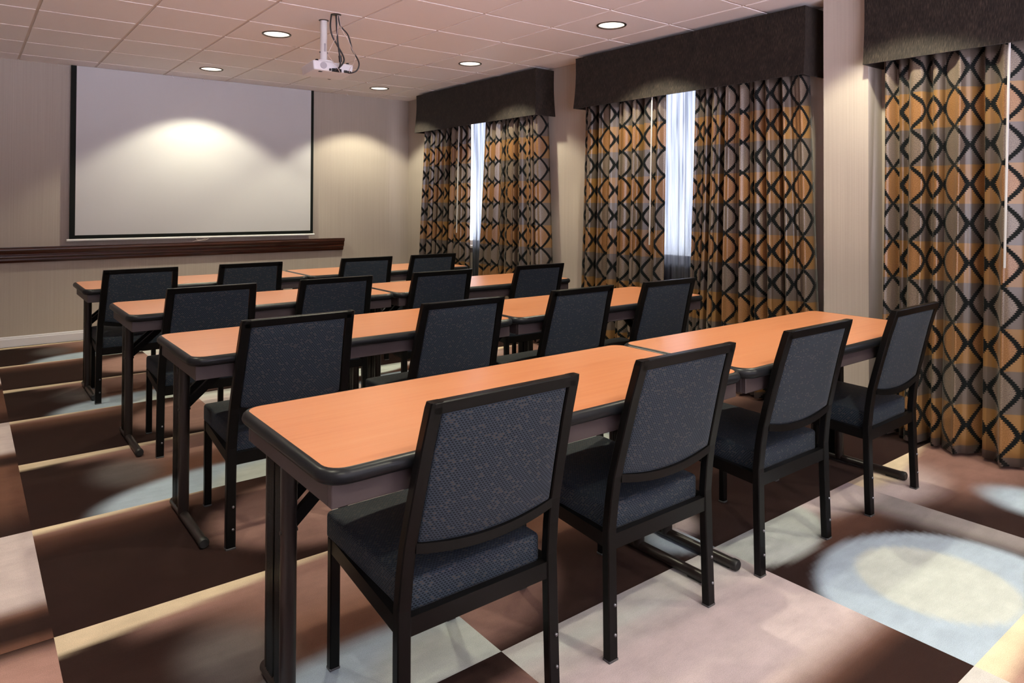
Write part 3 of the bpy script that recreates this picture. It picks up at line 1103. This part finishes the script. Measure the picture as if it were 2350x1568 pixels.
# ================================================================== VALANCES, CURTAINS, SHEERS
def valance(y0, y1, label, ends=(True, True)):
    t = MB()
    z0, z1 = 2.168, 2.612
    nz = 8
    def prof(z):
        b = (z1 - z) / (z1 - z0)
        return .022 * b ** 1.8 - .010 * math.sin(PI * b) * .6
    rows = []
    for k in range(nz + 1):
        z = z1 - (z1 - z0) * k / nz
        f = prof(z)
        xf = .208 - f
        ya = y0 - (f if ends[0] else 0)
        yb = y1 + (.3 * f if ends[1] else 0)
        rows.append([(XW - .001, ya, z), (xf, ya, z), (xf, yb, z), (XW - .001, yb, z)])
    inner = [[(x + (.012 if i in (1, 2) else 0), y + (.012 if i in (0, 1) else -.012), z) for i, (x, y, z) in enumerate(r)] for r in rows]
    n = 4
    vs = [p for r in rows for p in r]
    fs = []
    for i in range(nz):
        for k in range(3):
            a = i * n + k
            fs.append([a, a + n, a + n + 1, a + 1])
    t.add(vs, fs)
    vs = [p for r in inner for p in r]
    t.add(vs, [f[::-1] for f in fs])
    # bottom hem and top board
    o, i_ = rows[-1], inner[-1]
    t.add(o + i_, [[0, 4, 5, 1], [1, 5, 6, 2], [2, 6, 7, 3]])
    t.add(rows[0], [[0, 1, 2, 3]])
    tb = [(x, y, z1 - .02) for x, y, z in inner[0]]
    t.add(tb, [[3, 2, 1, 0]])
    tag(t.build('valance', M['valance']), label, 'valance', 'fabric valances over the windows')
valance(-.665, 1.555, 'charcoal brown box valance over the window nearest the screen')
valance(-3.362, -1.215, 'charcoal brown box valance over the middle window, left of the pillar', (False, True))
valance(-6.15, -3.738, 'charcoal brown box valance at the top corner right of the pillar', (True, False))

def cloth(yt0, yt1, yb0, yb1, width, seed, xc, xcb, z0, z1, slots=(), gentle=.022, depth=.085, ret=(0, 0), nz=26, wave=.125, pw=.025):
    """hanging cloth from y..0 to y..1: soft waves plus a few deep dark pleats; U runs along the cloth in metres"""
    rnd = random.Random(seed)
    q = MB()
    L = abs(yb1 - yb0)
    sl = sorted(slots)
    edges = [0.0] + list(sl) + [1.0]
    P = []                                   # (t, pleat depth 0..1)
    hw = pw / L
    for a, b in zip(edges, edges[1:]):
        a2 = a + hw if a > 0 else a
        b2 = b - hw if b < 1 else b
        n = max(10, int((b2 - a2) * L / .007))
        for k in range(n + 1):
            P.append((a2 + (b2 - a2) * k / n, 0.0))
        if b < 1:
            for dt, d in ((-.75, .12), (-.45, .55), (-.25, .9), (0, 1.0), (.25, .9), (.45, .55), (.75, .12)):
                P.append((b + hw * dt, d))
    f1, f2, f3 = [rnd.uniform(0, 6.28) for _ in range(3)]
    k1 = L / wave
    def xy(t, d, b):
        y = (yt0 + (yb0 - yt0) * b) * (1 - t) + (yt1 + (yb1 - yt1) * b) * t
        g = gentle * (.75 + .45 * b)
        ph = 2 * PI * k1 * t + .35 * math.sin(1.7 * b + f3 + 5 * t)
        wv = math.sin(ph + f1) + .55 * math.sin(1.73 * ph + f2 + .4 * b) + .25 * math.sin(3.1 * ph + f3)
        x = xc + (xcb - xc) * b ** 1.4 - g * wv + depth * d * (.8 + .3 * b)
        y += -.35 * g * math.sin(2 * ph + 2 * f1) * math.sin(PI * t)
        for e, r in ((t, ret[0]), (1 - t, ret[1])):
            if r and e < .05:
                x += r * (1 - e / .05) ** 1.6
        return x, y
    mid = [xy(t, d, .55) for t, d in P]
    us = [0.0]
    for p, r in zip(mid, mid[1:]):
        us.append(us[-1] + math.hypot(r[0] - p[0], r[1] - p[1]))
    k = width / us[-1] if width else 1.0
    vs, uv = [], []
    for j in range(nz + 1):
        b = j / nz
        z = z1 + (z0 - z1) * b
        for (t, d), u in zip(P, us):
            x, y = xy(t, d, b)
            vs.append((x, y, z)); uv.append((u * k + seed * .131, z))
    n = len(P)
    fs, fu = [], []
    for j in range(nz):
        for i in range(n - 1):
            a = j * n + i
            f = [a, a + n, a + n + 1, a + 1]
            fs.append(f); fu.append([uv[c] for c in f])
    q.add(vs, fs, fu, smooth=True)
    return q
def solid(o, th):
    m = o.modifiers.new('thickness', 'SOLIDIFY')
    m.thickness = th
    m.offset = 0

XC = .262
DR = [
    # label, top y0,y1, bottom y0,y1, seed, wand y, x at the hem, pleats, returns
    ('patterned drape left of the sheer at the window nearest the screen', 1.500, .475, 1.62, .475, 3, .645, .24, (.16, .36, .57, .80), (.09, 0)),
    ('patterned drape right of the sheer at the window nearest the screen',   .245, -.650, .385, -.765, 5, None, .24, (.13, .40, .62, .84), (0, .09)),
    ('patterned drape left of the sheer at the middle window', -1.245, -2.165, -1.21, -2.135, 8, -2.085, .24, (.17, .36, .52, .74), (.09, 0)),
    ('patterned drape right of the sheer at the middle window, against the pillar', -2.465, -3.315, -2.395, -3.405, 11, None, .235, (.10, .30, .58, .80), (0, .08)),
    ('patterned drape right of the pillar, nearest the camera', -3.800, -4.66, -3.84, -4.66, 14, -4.478, .130, (.09, .31, .60), (.10, 0)),
    ('patterned drape at the far end of the window behind the front chairs', -5.55, -6.05, -5.50, -6.08, 17, None, .25, (.3, .7), (0, .06)),
]
for lab, a, b, c, d, sd, wand, xb, slots, ret in DR:
    t = thing('curtain', lab, 'curtain', (XC, (a + b) / 2, 0), 0, 'patterned window drapes')
    q = cloth(a, b, c, d, None, sd, XC + .005, xb, .018, 2.22, slots, .028, .095, ret, wave=.20 if sd == 14 else .125, pw=.036 if sd == 14 else .025)
    q.v = [(x - XC, y - (a + b) / 2, z) for x, y, z in q.v]
    o = q.build('drape', M['drape'], t)
    solid(o, .003)
    if wand is not None:
        q = MB(); x = -.047
        x2 = x + (xb - XC) * .4 - .012
        tube(q, [(x, wand - (a + b) / 2, 2.20), (x2, wand - (a + b) / 2 + .008, 1.01)], .0062, 10)
        q.build('wand', M['wand'], t)
for lab, a, b, sd in (('white sheer between the drapes of the window nearest the screen', .62, .08, 2), ('white glowing sheer between the drapes of the middle window', -2.02, -2.62, 4), ('white sheer at the window right of the pillar', -4.5, -5.7, 6)):
    q = cloth(a, b, a, b, abs(a - b) * 1.6, sd, .395, .395, .03, 2.32, (), .013, .0, (0, 0), 14, .062)
    o = q.build('sheer_curtain', M['sheer'])
    tag(o, lab, 'sheer curtain', 'sheers behind the drapes')

# ================================================================== WORLD, CAMERA, VIEW
SKY_SIDE, SKY_REAR = 9.0, 7.0
w = bpy.data.worlds.new('daylight')
scene.world = w
w.use_nodes = True
wt = w.node_tree
bg = wt.nodes['Background']
# daylight; strength and tint change towards the rear, shaped to fill the room
tcw = wt.nodes.new('ShaderNodeTexCoord')
spw = wt.nodes.new('ShaderNodeSeparateXYZ')
mrw = wt.nodes.new('ShaderNodeMapRange')
wt.links.new(tcw.outputs['Generated'], spw.inputs[0])
wt.links.new(spw.outputs[1], mrw.inputs[0])
mrw.inputs[1].default_value = -.15
mrw.inputs[2].default_value = -.75
mrw.inputs[3].default_value = SKY_SIDE
mrw.inputs[4].default_value = SKY_REAR
mcw = wt.nodes.new('ShaderNodeMix')
mcw.data_type = 'RGBA'
mfw = wt.nodes.new('ShaderNodeMapRange')
wt.links.new(spw.outputs[1], mfw.inputs[0])
mfw.inputs[1].default_value = -.15
mfw.inputs[2].default_value = -.75
wt.links.new(mfw.outputs[0], mcw.inputs[0])
mcw.inputs[6].default_value = (0.84, 0.88, 1.0, 1)
mcw.inputs[7].default_value = (0.94, 0.86, 1.0, 1)
wt.links.new(mcw.outputs[2], bg.inputs[0])
low_fill = wt.nodes.new('ShaderNodeMapRange')              # added glow below the horizon, brightens the ceiling through the windows
wt.links.new(spw.outputs[2], low_fill.inputs[0])
low_fill.inputs[1].default_value = .05
low_fill.inputs[2].default_value = -.12
low_fill.inputs[3].default_value = .42
low_fill.inputs[4].default_value = 3.7
mul = wt.nodes.new('ShaderNodeMath')
mul.operation = 'MULTIPLY'
wt.links.new(mrw.outputs[0], mul.inputs[0])
wt.links.new(low_fill.outputs[0], mul.inputs[1])
wt.links.new(mul.outputs[0], bg.inputs[1])

F, CX, CY = 1611.7, 1175.0, 447.6
YAW, PIT, ROL = -.6629, .0126, .0039
fw = Vector((-math.sin(YAW) * math.cos(PIT), math.cos(YAW) * math.cos(PIT), math.sin(PIT)))
r0 = Vector((math.cos(YAW), math.sin(YAW), 0))
u0 = r0.cross(fw)
r1 = r0 * math.cos(ROL) + u0 * math.sin(ROL)
u1 = -r0 * math.sin(ROL) + u0 * math.cos(ROL)
cam = bpy.data.cameras.new('camera')
co = bpy.data.objects.new('camera', cam)
COL.objects.link(co)
m = Matrix.Identity(4)
for k in range(3):
    m[k][0] = r1[k]; m[k][1] = u1[k]; m[k][2] = -fw[k]
m[0][3], m[1][3], m[2][3] = -4.0412, -5.7512, 1.3279
co.matrix_world = m
cam.sensor_fit = 'HORIZONTAL'
cam.sensor_width = 36.0
cam.lens = F / 2350 * 36.0
cam.shift_x = (1175.0 - CX) / 2350
cam.shift_y = -(784.0 - CY) / 2350
cam.clip_start = .05
scene.camera = co

vs = scene.view_settings
vs.view_transform = 'Standard'
vs.look = 'None'
vs.exposure = 0.15
vs.gamma = 1.0
vs.use_curve_mapping = False
